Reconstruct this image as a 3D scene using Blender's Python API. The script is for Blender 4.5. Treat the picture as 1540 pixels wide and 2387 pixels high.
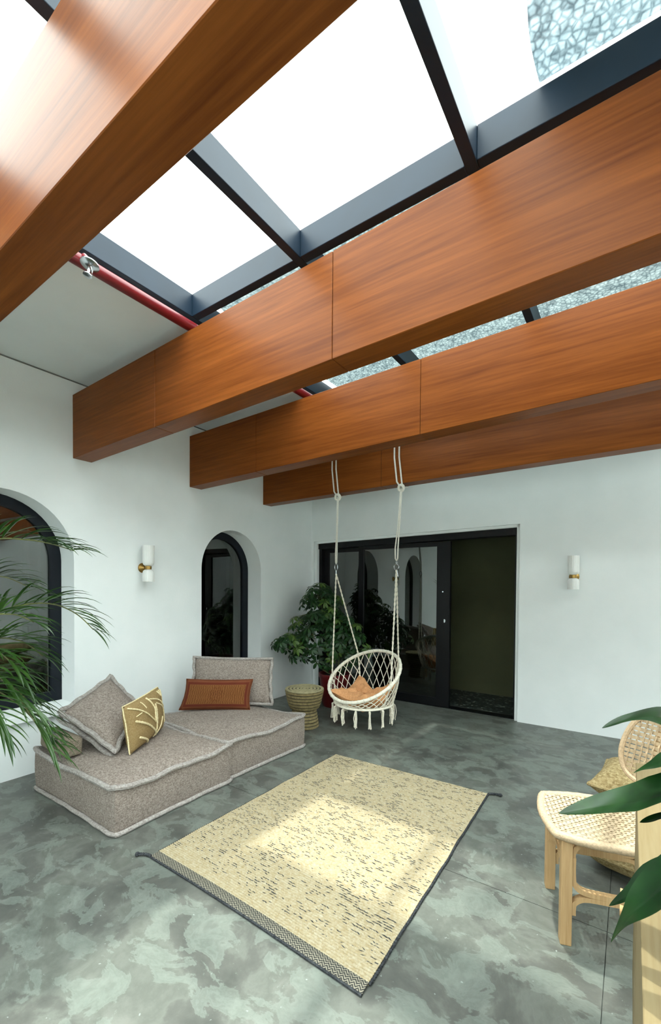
import bpy, bmesh, math, random
from math import sin, cos, pi, radians as RAD, sqrt
from mathutils import Vector as V, Matrix, noise as MN
random.seed(7)
S = bpy.context.scene
for o in list(bpy.data.objects): bpy.data.objects.remove(o)
COL = S.collection

# ------------------------------------------------------------- camera
cd = bpy.data.cameras.new('camera'); cam = bpy.data.objects.new('camera', cd); COL.objects.link(cam)
yaw, pitch, roll = .607, -.0194, .0068
fw = V((-sin(yaw)*cos(pitch), cos(yaw)*cos(pitch), sin(pitch)))
r0 = V((cos(yaw), sin(yaw), 0)); u0 = r0.cross(fw)
rt = cos(roll)*r0 + sin(roll)*u0; up = -sin(roll)*r0 + cos(roll)*u0
cam.matrix_world = Matrix(((rt.x, up.x, -fw.x, 3.7584), (rt.y, up.y, -fw.y, 0), (rt.z, up.z, -fw.z, 1.45), (0, 0, 0, 1)))
cd.sensor_fit = 'HORIZONTAL'; cd.sensor_width = 36; cd.lens = 1007.93*36/1540
cd.shift_x = 0.0; cd.shift_y = (1387.57-1193.5)/1540; cd.clip_start = .05; cd.clip_end = 200
S.camera = cam

# ------------------------------------------------------------- sky, sun, exposure
W = bpy.data.worlds.new('overcast_sky'); S.world = W; W.use_nodes = True
wn, wl = W.node_tree.nodes, W.node_tree.links
bg = wn['Background']
tc = wn.new('ShaderNodeTexCoord'); mp = wn.new('ShaderNodeMapping'); mp.inputs['Scale'].default_value = (1.6, 1.6, 1.6)
n1 = wn.new('ShaderNodeTexNoise'); n1.inputs['Scale'].default_value = 2.2; n1.inputs['Detail'].default_value = 8; n1.inputs['Roughness'].default_value = .55; n1.inputs['Distortion'].default_value = .4
cr = wn.new('ShaderNodeValToRGB')
cr.color_ramp.elements[0].position = .34; cr.color_ramp.elements[0].color = (.88, .95, .98, 1)
cr.color_ramp.elements[1].position = .66; cr.color_ramp.elements[1].color = (1, 1, .985, 1)
wl.new(tc.outputs['Generated'], mp.inputs['Vector']); wl.new(mp.outputs[0], n1.inputs['Vector']); wl.new(n1.outputs['Fac'], cr.inputs['Fac']); wl.new(cr.outputs[0], bg.inputs['Color'])
bg.inputs['Strength'].default_value = 2.7
sd = bpy.data.lights.new('sun', 'SUN'); sun = bpy.data.objects.new('sun', sd); COL.objects.link(sun)
sd.energy = 1.5; sd.angle = RAD(1.7); sd.color = (1, .97, .91)
sun.rotation_euler = V((-.18, .136, 1)).to_track_quat('Z', 'Y').to_euler(); sun.location = (1, 2, 8)
S.view_settings.view_transform = 'Standard'; S.view_settings.look = 'None'
S.view_settings.gamma = 1; S.view_settings.use_curve_mapping = False; S.view_settings.exposure = 1.78

# ------------------------------------------------------------- node helpers
def lin(c):
    if isinstance(c, str): c = tuple(int(c[i:i+2], 16) for i in (0, 2, 4))
    return tuple(((x/255)/12.92 if x/255 <= .04045 else ((x/255+.055)/1.055)**2.4) for x in c) + (1,)
class N:
    def __init__(s, name, rough=.6, metal=0, spec=.5):
        s.m = bpy.data.materials.new(name); s.m.use_nodes = True
        s.t = s.m.node_tree; s.n = s.t.nodes; s.l = s.t.links
        s.p = s.n['Principled BSDF']; s.p.inputs['Roughness'].default_value = rough
        s.p.inputs['Metallic'].default_value = metal; s.p.inputs['Specular IOR Level'].default_value = spec
        s.tc = s.n.new('ShaderNodeTexCoord')
    def add(s, typ, **kw):
        n = s.n.new('ShaderNode'+typ)
        for k, v in kw.items():
            if k[0] == 'i' and k[1:].isdigit(): k = int(k[1:])
            elif hasattr(n, k) and k not in n.inputs: setattr(n, k, v); continue
            if isinstance(v, bpy.types.NodeSocket): s.l.new(v, n.inputs[k])
            else: n.inputs[k].default_value = v
        return n
    def co(s, sc=(1, 1, 1), src='Object', rot=(0, 0, 0)):
        return s.add('Mapping', Vector=s.tc.outputs[src], Scale=sc, Rotation=rot).outputs[0]
    def noise(s, sc, vec=None, det=4, ro=.5, dist=0):
        return s.add('TexNoise', Vector=vec or s.co(), Scale=sc, Detail=det, Roughness=ro, Distortion=dist).outputs['Fac']
    def ramp(s, fac, *stops, interp='LINEAR'):
        r = s.n.new('ShaderNodeValToRGB'); e = r.color_ramp.elements; r.color_ramp.interpolation = interp
        while len(e) < len(stops): e.new(.5)
        for k, (p, c) in enumerate(stops): e[k].position = p; e[k].color = lin(c) if not isinstance(c, float) else (c, c, c, 1)
        s.l.new(fac, r.inputs['Fac']); return r.outputs['Color']
    def mix(s, fac, a, b, mode='MIX'):
        m = s.n.new('ShaderNodeMix'); m.data_type = 'RGBA'; m.blend_type = mode
        for i, v in ((0, fac), (6, a), (7, b)):
            if isinstance(v, bpy.types.NodeSocket): s.l.new(v, m.inputs[i])
            elif i: m.inputs[i].default_value = lin(v) if not isinstance(v, tuple) or len(v) != 4 else v
            else: m.inputs[i].default_value = v
        return m.outputs[2]
    def math(s, op, a, b=0.0, c=None):
        m = s.n.new('ShaderNodeMath'); m.operation = op
        for i, v in enumerate((a, b) if c is None else (a, b, c)):
            if isinstance(v, bpy.types.NodeSocket): s.l.new(v, m.inputs[i])
            else: m.inputs[i].default_value = v
        return m.outputs[0]
    def col(s, c):
        if isinstance(c, bpy.types.NodeSocket): s.l.new(c, s.p.inputs['Base Color'])
        else: s.p.inputs['Base Color'].default_value = lin(c)
        return s
    def bump(s, h, st=.3, d=.01):
        b = s.add('Bump', Height=h, Strength=st, Distance=d); s.l.new(b.outputs[0], s.p.inputs['Normal']); return s
    def rough(s, r): s.l.new(r, s.p.inputs['Roughness']); return s
M = {}
def plain(key, c, rough=.5, metal=0, spec=.5, var=.0, sc=20, bump=0.):
    n = N(key, rough, metal, spec)
    if var:
        f = n.noise(sc); d = tuple(max(0, x*(1-var)) for x in c); b = tuple(min(255, x*(1+var)) for x in c)
        n.col(n.ramp(f, (.3, d), (.7, b)))
        if bump: n.bump(f, bump, .004)
    else: n.col(c)
    M[key] = n.m; return n
# plaster
n = N('white_plaster', .75, 0, .3); f = n.noise(3, det=6); n.col(n.ramp(f, (.3, (238, 243, 243)), (.7, (244, 248, 248)))); n.bump(n.noise(60, det=6), .12, .004); M['plaster'] = n.m
plain('gap_shade', (120, 124, 120), .9)
plain('soffit', (240, 248, 250), .6, 0, .3, .01, 3)
# micro-cement
n = N('microcement', .38, 0, .5)
v = n.co(); a = n.noise(3.0, v, 10, .62, .25); b = n.noise(4.6, n.co(rot=(0, 0, 1), sc=(1, 1.5, 1)), 10, .62, .5); c = n.noise(.55, v, 3)
base = n.ramp(a, (.36, (64, 66, 63)), (.47, (82, 83, 79)), (.52, (98, 101, 95)), (.58, (86, 89, 83)), (.68, (108, 110, 104)))
patch = n.ramp(b, (.50, 0.0), (.525, .85), (.56, .55), (.60, .95), (.66, .5))
base = n.mix(n.math('MULTIPLY', patch, .42), base, (134, 146, 137))
dk = n.ramp(n.noise(2.3, n.co(rot=(0, 0, .5)), 8, .6, .3), (.33, .9), (.40, .0))
base = n.mix(n.math('MULTIPLY', dk, .6), base, (59, 61, 56))
sp = n.ramp(n.noise(42, v, 2, .5), (.73, 0.0), (.76, .8))
base = n.mix(sp, base, (148, 158, 153)); base = n.mix(n.math('MULTIPLY', c, .3), base, (102, 105, 98))
n.col(base); n.rough(n.math('MULTIPLY_ADD', a, .3, .26)); n.bump(n.noise(9, v, 8), .06, .01); M['cement'] = n.m
plain('grout', (72, 76, 72), .8, var=.2)
# terrazzo in the hall
n = N('terrazzo', .35); vo = n.add('TexVoronoi', Vector=n.co(), Scale=38.).outputs['Color']; sep = n.add('SeparateColor', Color=vo).outputs[0]
n.col(n.ramp(sep, (.0, (34, 42, 42)), (.6, (52, 62, 60)), (.8, (96, 112, 108)), (.93, (160, 168, 160)), interp='CONSTANT')); M['terrazzo'] = n.m
plain('hall_paint', (86, 88, 62), .8, var=.06, sc=2)
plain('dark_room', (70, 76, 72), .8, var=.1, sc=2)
# veneer of beams
def wood(key, c0, c1, c2, rough, axis=0, sc=1., coat=0.):
    n = N(key, rough)
    s1 = [9*sc]*3; s1[axis] = .55*sc; s2 = [60*sc]*3; s2[axis] = 2.2*sc
    a = n.noise(1, n.co(tuple(s1)), 7, .6, .6); b = n.noise(1, n.co(tuple(s2)), 4, .6)
    k = n.mix(.5, n.ramp(a, (.3, c0), (.5, c1), (.72, c2)), n.ramp(b, (.3, c0), (.7, c2)))
    blot = n.noise(1.3*sc, n.co(), 3); k = n.mix(n.math('MULTIPLY', blot, .22), k, c0)
    n.col(k); n.bump(b, .05, .003); n.p.inputs['Specular IOR Level'].default_value = .11
    if coat: n.p.inputs['Coat Weight'].default_value = coat; n.p.inputs['Coat Roughness'].default_value = .16; n.p.inputs['Specular IOR Level'].default_value = .3
    M[key] = n.m; return n
wood('beam_veneer', (96, 47, 16), (128, 69, 26), (151, 86, 36), .34, 0, 1, 0)
wood('pale_oak', (110, 94, 65), (125, 110, 80), (132, 120, 92), .5, 1, 2.2)
wood('beech', (167, 132, 91), (190, 156, 113), (201, 171, 130), .5, 2, 3)
plain('dark_gap', (58, 40, 30), .9)
plain('navy_steel', (18, 36, 52), .45, 0, .3, .06, 6)
plain('black_aluminium', (7, 9, 13), .45, 0, .3)
plain('dark_frame', (5, 13, 24), .45, 0, .3)
n = plain('chrome', (190, 194, 196), .18, 1)
plain('brass', (168, 134, 76), .3, 1)
plain('red_paint', (112, 20, 28), .32, 0, .5, .05, 8)
def glassmat(key, tint, refl, rough=0., ior=1.5):
    n = N(key); n.n.remove(n.p); tr = n.add('BsdfTransparent', Color=lin(tint)); gl = n.add('BsdfGlossy', Roughness=rough, Color=(1, 1, 1, 1))
    f0 = ((ior-1)/(ior+1))**2; fc = n.add('LayerWeight', Blend=.5).outputs['Facing']; fr = n.math('MULTIPLY_ADD', n.math('POWER', fc, 5.), 1-f0, f0); m = n.n.new('ShaderNodeMixShader')
    n.l.new(n.math('MINIMUM', n.math('MULTIPLY', fr, refl), 1.), m.inputs[0]); n.l.new(tr.outputs[0], m.inputs[1]); n.l.new(gl.outputs[0], m.inputs[2])
    n.l.new(m.outputs[0], n.n['Material Output'].inputs['Surface']); M[key] = n.m
glassmat('clear_glass', (250, 254, 252), .9)
glassmat('dark_glass', (150, 168, 158), 3.0)
# frosted sconce glass
n = N('frosted_glass', .35); n.col((246, 247, 244)); n.p.inputs['Transmission Weight'].default_value = .08; n.p.inputs['Subsurface Weight'].default_value = .0; M['frosted'] = n.m
# textured sheets on the roof
def filmmat(key, d0, d1, fac):
    n = N(key, .4); n.n.remove(n.p)
    vo = n.add('TexVoronoi', Vector=n.co(), Scale=40., feature='DISTANCE_TO_EDGE').outputs['Distance']
    vn = n.noise(24, n.co(), 3, .6); big = n.noise(5, n.co(), 4)
    k = n.mix(.5, n.ramp(vo, (.02, d0), (.22, d1)), n.ramp(vn, (.35, d0), (.64, d1))); k = n.mix(n.math('MULTIPLY', big, .35), k, d1)
    tr = n.add('BsdfTransparent', Color=k); tl = n.add('BsdfTranslucent', Color=k); ms = n.add('MixShader', i0=fac); n.l.new(tr.outputs[0], ms.inputs[1]); n.l.new(tl.outputs[0], ms.inputs[2])
    n.l.new(ms.outputs[0], n.n['Material Output'].inputs['Surface']); M[key] = n.m
filmmat('film', (86, 97, 102), (164, 172, 175), .3)
filmmat('film_far', (84, 94, 98), (158, 164, 164), .3)
# fabrics
def fabric(key, cs, sc=170, st=.6, spot=.5):
    n = N(key, .95, 0, .12); v = n.co()
    ch = n.add('TexVoronoi', Vector=v, Scale=float(sc)).outputs['Color']; g = n.add('SeparateColor', Color=ch).outputs[0]
    w = n.noise(sc*.35, n.co((1, 1, 3)), 3, .6); big = n.noise(7, v, 3)
    k = n.ramp(g, (.0, cs[0]), (.45, cs[1]), (.9, cs[2])); k = n.mix(spot, k, n.ramp(w, (.3, cs[0]), (.7, cs[2]))); k = n.mix(n.math('MULTIPLY', big, .25), k, cs[0])
    n.col(k); n.bump(n.math('ADD', g, w), st, .003); M[key] = n.m
fabric('tweed', ((103, 91, 85), (141, 128, 120), (175, 164, 154)))
fabric('tweed_brown', ((96, 86, 74), (130, 118, 104), (160, 148, 132)))
fabric('piping_wool', ((129, 120, 117), (159, 152, 146), (183, 178, 173)), 120, .8)
fabric('jute', ((118, 98, 62), (158, 138, 96), (192, 174, 132)), 110, 1.)
fabric('tan_canvas', ((201, 140, 93), (224, 163, 113), (240, 183, 133)), 260, .25, .2)
fabric('ochre_cotton', ((128, 104, 66), (148, 124, 84), (164, 142, 104)), 300, .2, .15)
fabric('cotton_rope', ((217, 208, 189), (238, 231, 215), (252, 248, 233)), 160, .5, .3)
fabric('cream_thread', ((204, 184, 136), (232, 216, 172), (246, 234, 198)), 200, .4, .2)
fabric('wool_beige', ((152, 135, 101), (169, 156, 125), (181, 172, 150)), 150, .8, .5)
fabric('wool_dark', ((34, 36, 40), (52, 54, 58), (78, 80, 82)), 150, .6, .5)
plain('strap_white', (232, 228, 216), .8, 0, .2, .03, 60)
plain('white_rod', (252, 241, 224), .6, 0, .3, .05, 90, .4)
plain('curtain', (120, 126, 120), .9, 0, .1, .05, 5)
plain('rattan', (187, 166, 137), .5, 0, .3, .1, 60, .3)
plain('rattan_rim', (185, 162, 133), .5, 0, .3, .09, 120, .5)
plain('dark_wood', (24, 15, 11), .6, var=.2)
plain('top_wood', (168, 158, 124), .6, 0, .3, .1, 40)
plain('light_wood', (135, 121, 86), .6, 0, .3, .12, 40)
plain('pot_red', (92, 14, 18), .4, var=.1)
plain('pot_clay', (170, 160, 146), .7, var=.1)
plain('soil', (40, 30, 24), .95, var=.3, sc=60)
plain('stem', (92, 96, 52), .6, var=.2)
plain('cane', (130, 112, 84), .7, var=.2)
def leafmat(key, a, b, c, rough=.34, sc=6):
    n = N(key, rough, 0, .5); k = n.ramp(n.noise(sc, n.co(), 3), (.3, a), (.5, b), (.72, c)); n.col(k)
    tl = n.add('BsdfTranslucent', Color=k); ms = n.add('MixShader', i0=.25); n.l.new(n.p.outputs[0], ms.inputs[1]); n.l.new(tl.outputs[0], ms.inputs[2])
    n.l.new(ms.outputs[0], n.n['Material Output'].inputs['Surface']); M[key] = n.m
leafmat('palm_green', (19, 44, 13), (40, 74, 23), (68, 101, 43), .3, 5)
leafmat('umbrella_green', (14, 39, 15), (27, 64, 27), (48, 88, 38), .35, 9)
leafmat('umbrella_light', (43, 73, 25), (73, 105, 37), (103, 131, 61), .35, 9)
leafmat('strap_green', (6, 25, 7), (15, 45, 16), (32, 66, 27), .3, 14)
# kilim cushion: flat woven print in UV space
n = N('kilim', .95, 0, .1); uv = n.add('SeparateXYZ', Vector=n.tc.outputs['UV']); U, Vv = uv.outputs[0], uv.outputs[1]
du = n.math('MULTIPLY', n.math('MINIMUM', U, n.math('SUBTRACT', 1., U)), 2.5); dv = n.math('MINIMUM', Vv, n.math('SUBTRACT', 1., Vv)); d = n.math('MINIMUM', du, dv)
cu = n.math('MULTIPLY', n.math('SUBTRACT', U, .5), 2.5); cv = n.math('SUBTRACT', Vv, .5); rr = n.math('SQRT', n.math('ADD', n.math('MULTIPLY', cu, cu), n.math('MULTIPLY', cv, cv)))
an = n.math('ARCTAN2', cv, cu); pet = n.math('ADD', rr, n.math('MULTIPLY', n.math('COSINE', n.math('MULTIPLY', an, 8.)), .03))
med = n.ramp(pet, (.0, (48, 24, 15)), (.05, (141, 91, 54)), (.10, (85, 43, 26)), (.14, (132, 85, 47)), (.22, (100, 56, 31)), (.26, (124, 80, 44)))
wv = n.add('TexWave', Vector=n.co((6, 6, 6), 'UV'), Scale=1.6, Distortion=6., Detail=3.).outputs['Fac']; fld = n.mix(.45, n.ramp(wv, (.3, (100, 58, 31)), (.7, (132, 88, 51))), med)
kk = n.ramp(d, (.0, (121, 70, 47)), (.09, (100, 47, 34)), (.17, (124, 80, 49)), (.19, (124, 80, 49)), interp='CONSTANT')
msk = n.ramp(d, (.0, 0.0), (.18, 1.0), interp='CONSTANT'); kk = n.mix(msk, kk, fld); g = n.noise(260, n.co(), 2); kk = n.mix(n.math('MULTIPLY', g, .35), kk, (57, 29, 20)); n.col(kk); n.bump(g, .5, .002); M['kilim'] = n.m
# rug end binding: zig-zag print
n = N('rug_binding', .95, 0, .1); sx = n.add('SeparateXYZ', Vector=n.tc.outputs['Object']); zz = n.math('PINGPONG', n.math('MULTIPLY', sx.outputs[0], 1.), .012); q = n.math('FRACT', n.math('MULTIPLY', n.math('ADD', sx.outputs[1], zz), 90.)); n.col(n.mix(n.noise(200, n.co(), 2), n.ramp(q, (.0, (44, 46, 46)), (.5, (178, 170, 150)), interp='CONSTANT'), (60, 60, 58))); M['binding'] = n.m

# ------------------------------------------------------------- mesh helpers
def wloc(o):
    v = V((0, 0, 0))
    while o: v += o.location; o = o.parent
    return v
def tag(o, label=None, cat=None, group=None, kind=None):
    for k, x in (('label', label), ('category', cat), ('group', group), ('kind', kind)):
        if x: o[k] = x
    return o
def empty(name, loc, label, cat, group=None):
    o = bpy.data.objects.new(name, None); COL.objects.link(o); o.location = loc; o.empty_display_size = .1
    return tag(o, label, cat, group)
def link(name, me, parent=None):
    o = bpy.data.objects.new(name, me); COL.objects.link(o)
    if parent: o.parent = parent
    return o
class MB:
    def __init__(s): s.v = []; s.f = []; s.uv = None
    def add(s, vs, fs):
        k = len(s.v); s.v += [tuple(x) for x in vs]; s.f += [tuple(i+k for i in f) for f in fs]; return s
    def box(s, lo, hi, mat=None):
        vs = [V((x, y, z)) for x in (lo[0], hi[0]) for y in (lo[1], hi[1]) for z in (lo[2], hi[2])]
        if mat: vs = [mat @ v for v in vs]
        return s.add(vs, [(0, 1, 3, 2), (4, 6, 7, 5), (0, 4, 5, 1), (2, 3, 7, 6), (0, 2, 6, 4), (1, 5, 7, 3)])
    def tube(s, pts, r, seg=8, closed=False, cap=True, rect=None, upv=None):
        pts = [V(p) for p in pts]; n = len(pts); k0 = len(s.v); ref = V(upv) if upv else None
        for i, p in enumerate(pts):
            a = pts[(i-1) % n] if closed or i else p; b = pts[(i+1) % n] if closed or i < n-1 else p
            t = (b-a).normalized()
            if upv is None:
                if ref is None: ref = V((0, 0, 1)) if abs(t.z) < .9 else V((1, 0, 0))
                ref = (ref - t*ref.dot(t)); ref = ref.normalized() if ref.length > 1e-6 else t.orthogonal().normalized(); x = ref
            else: x = (ref - t*ref.dot(t)).normalized()
            y = t.cross(x); R = r[i] if isinstance(r, (list, tuple)) else r
            if rect:
                for sx, sy in ((-1, -1), (1, -1), (1, 1), (-1, 1)): s.v.append(tuple(p + x*sx*rect[0]/2 + y*sy*rect[1]/2))
            else:
                for j in range(seg): s.v.append(tuple(p + (x*cos(2*pi*j/seg) + y*sin(2*pi*j/seg))*R))
        if rect: seg = 4
        for i in range(n if closed else n-1):
            for j in range(seg):
                s.f.append((k0+i*seg+j, k0+i*seg+(j+1) % seg, k0+((i+1) % n)*seg+(j+1) % seg, k0+((i+1) % n)*seg+j))
        if cap and not closed:
            s.f.append(tuple(k0+j for j in range(seg))[::-1]); s.f.append(tuple(k0+(n-1)*seg+j for j in range(seg)))
        return s
    def lathe(s, prof, seg=32, c=(0, 0, 0), mod=None, caps=(True, True), rot=None):
        k0 = len(s.v); c = V(c)
        for r, z in prof:
            for j in range(seg):
                a = 2*pi*j/seg; R = r*(mod(a) if mod else 1); p = V((R*cos(a), R*sin(a), z))
                if rot: p = rot @ p
                s.v.append(tuple(p+c))
        m = len(prof)
        for i in range(m-1):
            for j in range(seg): s.f.append((k0+i*seg+j, k0+i*seg+(j+1) % seg, k0+(i+1)*seg+(j+1) % seg, k0+(i+1)*seg+j))
        if caps[0]: s.f.append(tuple(k0+j for j in range(seg))[::-1])
        if caps[1]: s.f.append(tuple(k0+(m-1)*seg+j for j in range(seg)))
        return s
    def grid(s, fn, nu, nv, closeu=False):
        k0 = len(s.v); cu = nu if closeu else nu+1
        for i in range(cu):
            for j in range(nv+1): s.v.append(tuple(fn(i/nu, j/nv)))
        for i in range(nu):
            for j in range(nv):
                a = k0+i*(nv+1)+j; b = k0+((i+1) % cu)*(nv+1)+j
                s.f.append((a, b, b+1, a+1))
        return s
    def build(s, name, mat, parent=None, smooth=True, label=None, kind=None, fix=True, cat=None, group=None):
        off = wloc(parent) if parent else V((0, 0, 0))
        me = bpy.data.meshes.new(name); me.from_pydata([(a-off.x, b-off.y, c-off.z) for a, b, c in s.v], [], s.f)
        if s.uv:
            L = me.uv_layers.new(name='UVMap')
            for lp in me.loops: L.data[lp.index].uv = s.uv[lp.vertex_index]
        if fix:
            bm = bmesh.new(); bm.from_mesh(me); bmesh.ops.recalc_face_normals(bm, faces=bm.faces); bm.to_mesh(me); bm.free()
        me.materials.append(M[mat])
        if smooth: me.polygons.foreach_set('use_smooth', [True]*len(me.polygons)); me.set_sharp_from_angle(angle=RAD(40))
        o = link(name, me, parent); return tag(o, label, cat, group, kind)
def bev(o, w=.004, seg=2):
    bm = bmesh.new(); bm.from_mesh(o.data); bmesh.ops.bevel(bm, geom=bm.edges[:], offset=w, segments=seg, affect='EDGES', profile=.5, clamp_overlap=True); bm.to_mesh(o.data); bm.free(); return o
def box(name, lo, hi, mat, parent=None, bw=0, label=None, kind=None, mtx=None):
    o = MB().box(lo, hi, mtx).build(name, mat, parent, smooth=False, label=label, kind=kind)
    return bev(o, bw) if bw else o
def catmull(P, n=8, closed=False):
    P = [V(p) for p in P]; m = len(P); out = []
    for i in range(m if closed else m-1):
        g = (lambda k: P[k % m]) if closed else (lambda k: P[min(max(k, 0), m-1)])
        a, b, c, d = g(i-1), g(i), g(i+1), g(i+2)
        for j in range(n):
            t = j/n; out.append(.5*((2*b)+(c-a)*t+(2*a-5*b+4*c-d)*t*t+(3*b-a-3*c+d)*t**3))
    if not closed: out.append(P[-1])
    return out
def struct(o): o['kind'] = 'structure'; return o
def wallmesh(name, outer, holes, thick, frame, mat):
    """flat wall with holes: outline polygons in (a, z), extruded by thick along the frame's normal"""
    cu = bpy.data.curves.new(name, 'CURVE'); cu.dimensions = '2D'; cu.fill_mode = 'BOTH'; cu.extrude = thick/2
    for poly in [outer]+holes:
        sp = cu.splines.new('POLY'); sp.points.add(len(poly)-1); sp.use_cyclic_u = True
        for p, q in zip(sp.points, poly): p.co = (q[0], q[1], 0, 1)
    tmp = bpy.data.objects.new(name, cu); COL.objects.link(tmp); dg = bpy.context.evaluated_depsgraph_get()
    me = bpy.data.meshes.new_from_object(tmp.evaluated_get(dg)); bpy.data.objects.remove(tmp); me.transform(frame); me.materials.clear(); me.materials.append(M[mat])
    return struct(link(name, me))
def YB(x): return 4.932+.0209*x

# ------------------------------------------------------------- room shell
fl = struct(box('floor', (-.25, -4.4, -.12), (8.4, 5.15, -.006), 'grout'))
xs = (0., 3.70, 8.1); ys = (-4.2, .35, 2.15, 4.17, 5.22)
for i in range(2):
    for j in range(4):
        g = .0016
        box('slab', (xs[i]+(g if i else -.02), ys[j]+g, -.012), (xs[i+1]-g, ys[j+1]-g, 0), 'cement', fl)
def arch(yc, r, z0, zc, n=28):
    return [(yc-r, z0), (yc+r, z0)] + [(yc+r*cos(pi*k/n), zc+r*sin(pi*k/n)) for k in range(n+1)]
A1 = (1.218, .50, .47, 1.652); A2 = (3.452, .45, .47, 1.638)
FX = Matrix(((0, 0, 1, -.125), (1, 0, 0, 0), (0, 1, 0, 0), (0, 0, 0, 1)))
wallmesh('wall_left', [(-4.4, -.05), (5.2, -.05), (5.2, 3.3), (-4.4, 3.3)], [arch(*A1), arch(*A2)], .25, FX, 'plaster')
an = math.atan(.0209); bx = V((cos(an), sin(an), 0)); by = V((-sin(an), cos(an), 0))
FB = Matrix(((bx.x, 0, by.x, by.x*.125), (bx.y, 0, by.y, 4.932+by.y*.125), (0, 1, 0, 0), (0, 0, 0, 1)))
def B(a, d, z): p = V((0, 4.932, 0))+bx*a+by*d; return (p.x, p.y, z)      # point on the back wall: along, depth behind face, height
MBK = Matrix(((bx.x, by.x, 0, 0), (bx.y, by.y, 0, 4.932), (0, 0, 1, 0), (0, 0, 0, 1)))   # local (along, depth, z) -> world
D0, D1 = .04, 2.768; ZL, ZR = 2.092, 2.143
wallmesh('wall_back', [(-.2, -.05), (8.35, -.05), (8.35, 3.3), (-.2, 3.3)], [[(D0, -.04), (D1, -.04), (D1, ZR), (D0, ZL)]], .25, FB, 'plaster')
struct(box('wall_right', (8.1, -4.4, -.05), (8.35, 5.2, 3.3), 'plaster'))
struct(box('wall_front', (-.25, -4.45, -.05), (8.35, -4.2, 3.3), 'plaster'))
struct(box('ceiling', (0, -4.2, 3.112), (1.40, 5.2, 3.30), 'soffit'))
struct(box('ceiling', (7.66, -4.2, 3.112), (8.1, 5.2, 3.30), 'soffit'))
struct(box('gap_shade_strip', (0, -4.2, 3.104), (.008, 4.93, 3.1115), 'gap_shade'))     # thin grey strip painted as the shade in the gap between wall and soffit
# stepped surround of the door opening
def zt(a): return ZL+(ZR-ZL)*(a-D0)/(D1-D0)
tm = MB()
tm.box((D0, .03, -.004), (D0+.035, .2, zt(D0)), MBK); tm.box((D1-.035, .03, -.004), (D1, .2, zt(D1)), MBK)
k0 = [B(D0, .03, ZL-.03), B(D1, .03, ZR-.03), B(D1, .03, ZR), B(D0, .03, ZL), B(D0, .2, ZL-.03), B(D1, .2, ZR-.03), B(D1, .2, ZR), B(D0, .2, ZL)]
tm.add(k0, [(0, 1, 2, 3), (4, 7, 6, 5), (0, 4, 5, 1), (3, 2, 6, 7), (0, 3, 7, 4), (1, 5, 6, 2)])
struct(tm.build('trim_2', 'plaster', smooth=False))
# rooms behind
struct(box('floor_hall', (-.3, 5.0, -.06), (5.0, 7.2, -.013), 'terrazzo'))
struct(box('wall_hall', (-.3, 6.12, -.05), (5.0, 6.25, 2.6), 'hall_paint', mtx=None))
struct(box('wall_hall', (-.3, 5.2, -.05), (-.2, 6.2, 2.6), 'hall_paint'))
struct(box('wall_hall', (4.2, 5.25, -.05), (4.3, 6.2, 2.6), 'hall_paint'))
struct(box('ceiling_hall', (-.3, 5.2, 2.5), (5.0, 6.3, 2.6), 'hall_paint'))
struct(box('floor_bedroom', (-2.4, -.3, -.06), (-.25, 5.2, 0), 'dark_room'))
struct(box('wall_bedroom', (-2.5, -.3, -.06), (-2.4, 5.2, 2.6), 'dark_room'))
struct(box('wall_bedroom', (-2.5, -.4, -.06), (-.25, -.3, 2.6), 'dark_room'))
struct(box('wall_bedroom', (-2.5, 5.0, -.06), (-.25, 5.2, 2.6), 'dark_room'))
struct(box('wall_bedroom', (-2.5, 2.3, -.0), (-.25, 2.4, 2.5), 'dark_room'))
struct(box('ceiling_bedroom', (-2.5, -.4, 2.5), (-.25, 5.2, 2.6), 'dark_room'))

# ------------------------------------------------------------- arched windows
def window(name, A, dark):
    yc, r, z0, zc = A
    w = struct(bpy.data.objects.new(name, None)); COL.objects.link(w); w.location = (-.25, yc, z0)
    n = 32; out = arch(yc, r+.004, z0, zc, n); rin = r-.085
    inn = [(yc-rin, z0+.085), (yc+rin, z0+.085)] + [(yc+rin*cos(pi*k/n), zc+rin*sin(pi*k/n)) for k in range(n+1)]
    mb = MB(); m = len(out)
    vs = [(x, p[0], p[1]) for x in (-.275, -.225) for q in (out, inn) for p in q]
    fs = []
    for i in range(m):
        j = (i+1) % m
        fs += [(i, j, m+j, m+i), (2*m+i, 3*m+i, 3*m+j, 2*m+j), (m+i, m+j, 3*m+j, 3*m+i), (i, 2*m+i, 2*m+j, j)]
    mb.add(vs, fs).build('window_frame', 'dark_frame', w, smooth=False)
    ins = [(yc+(p[0]-yc)*1.01, p[1]) for p in inn]
    g = MB(); m2 = len(ins); g.add([(x, p[0], p[1]) for x in (-.257, -.247) for p in ins], [tuple(range(m2)), tuple(range(2*m2-1, m2-1, -1))]+[(i, (i+1) % m2, m2+(i+1) % m2, m2+i) for i in range(m2)])
    g.build('pane', 'dark_glass', w, smooth=False)
    box('window_sill', (-.225, yc-r-.045, z0-.055), (.045, yc+r+.045, z0+.004), 'plaster', w, .004)
    return w
window('window_1', A1, 0); window('window_2', A2, 0)
def curtain(y0, y1, zt_, label):
    def fn(u, v): y = y0+(y1-y0)*u; return (-.42+.03*sin(u*(y1-y0)*75)+.01*sin(u*23), y, .001+v*(zt_-.001))
    tag(MB().grid(fn, 60, 6).build('curtain', 'curtain'), label, 'curtain')
curtain(1.50, 1.92, 2.25, 'grey curtain hanging behind the right side of the large arched window beside the palm')
curtain(.50, .80, 2.25, 'grey curtain hanging behind the left side of the large arched window beside the palm')
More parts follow.
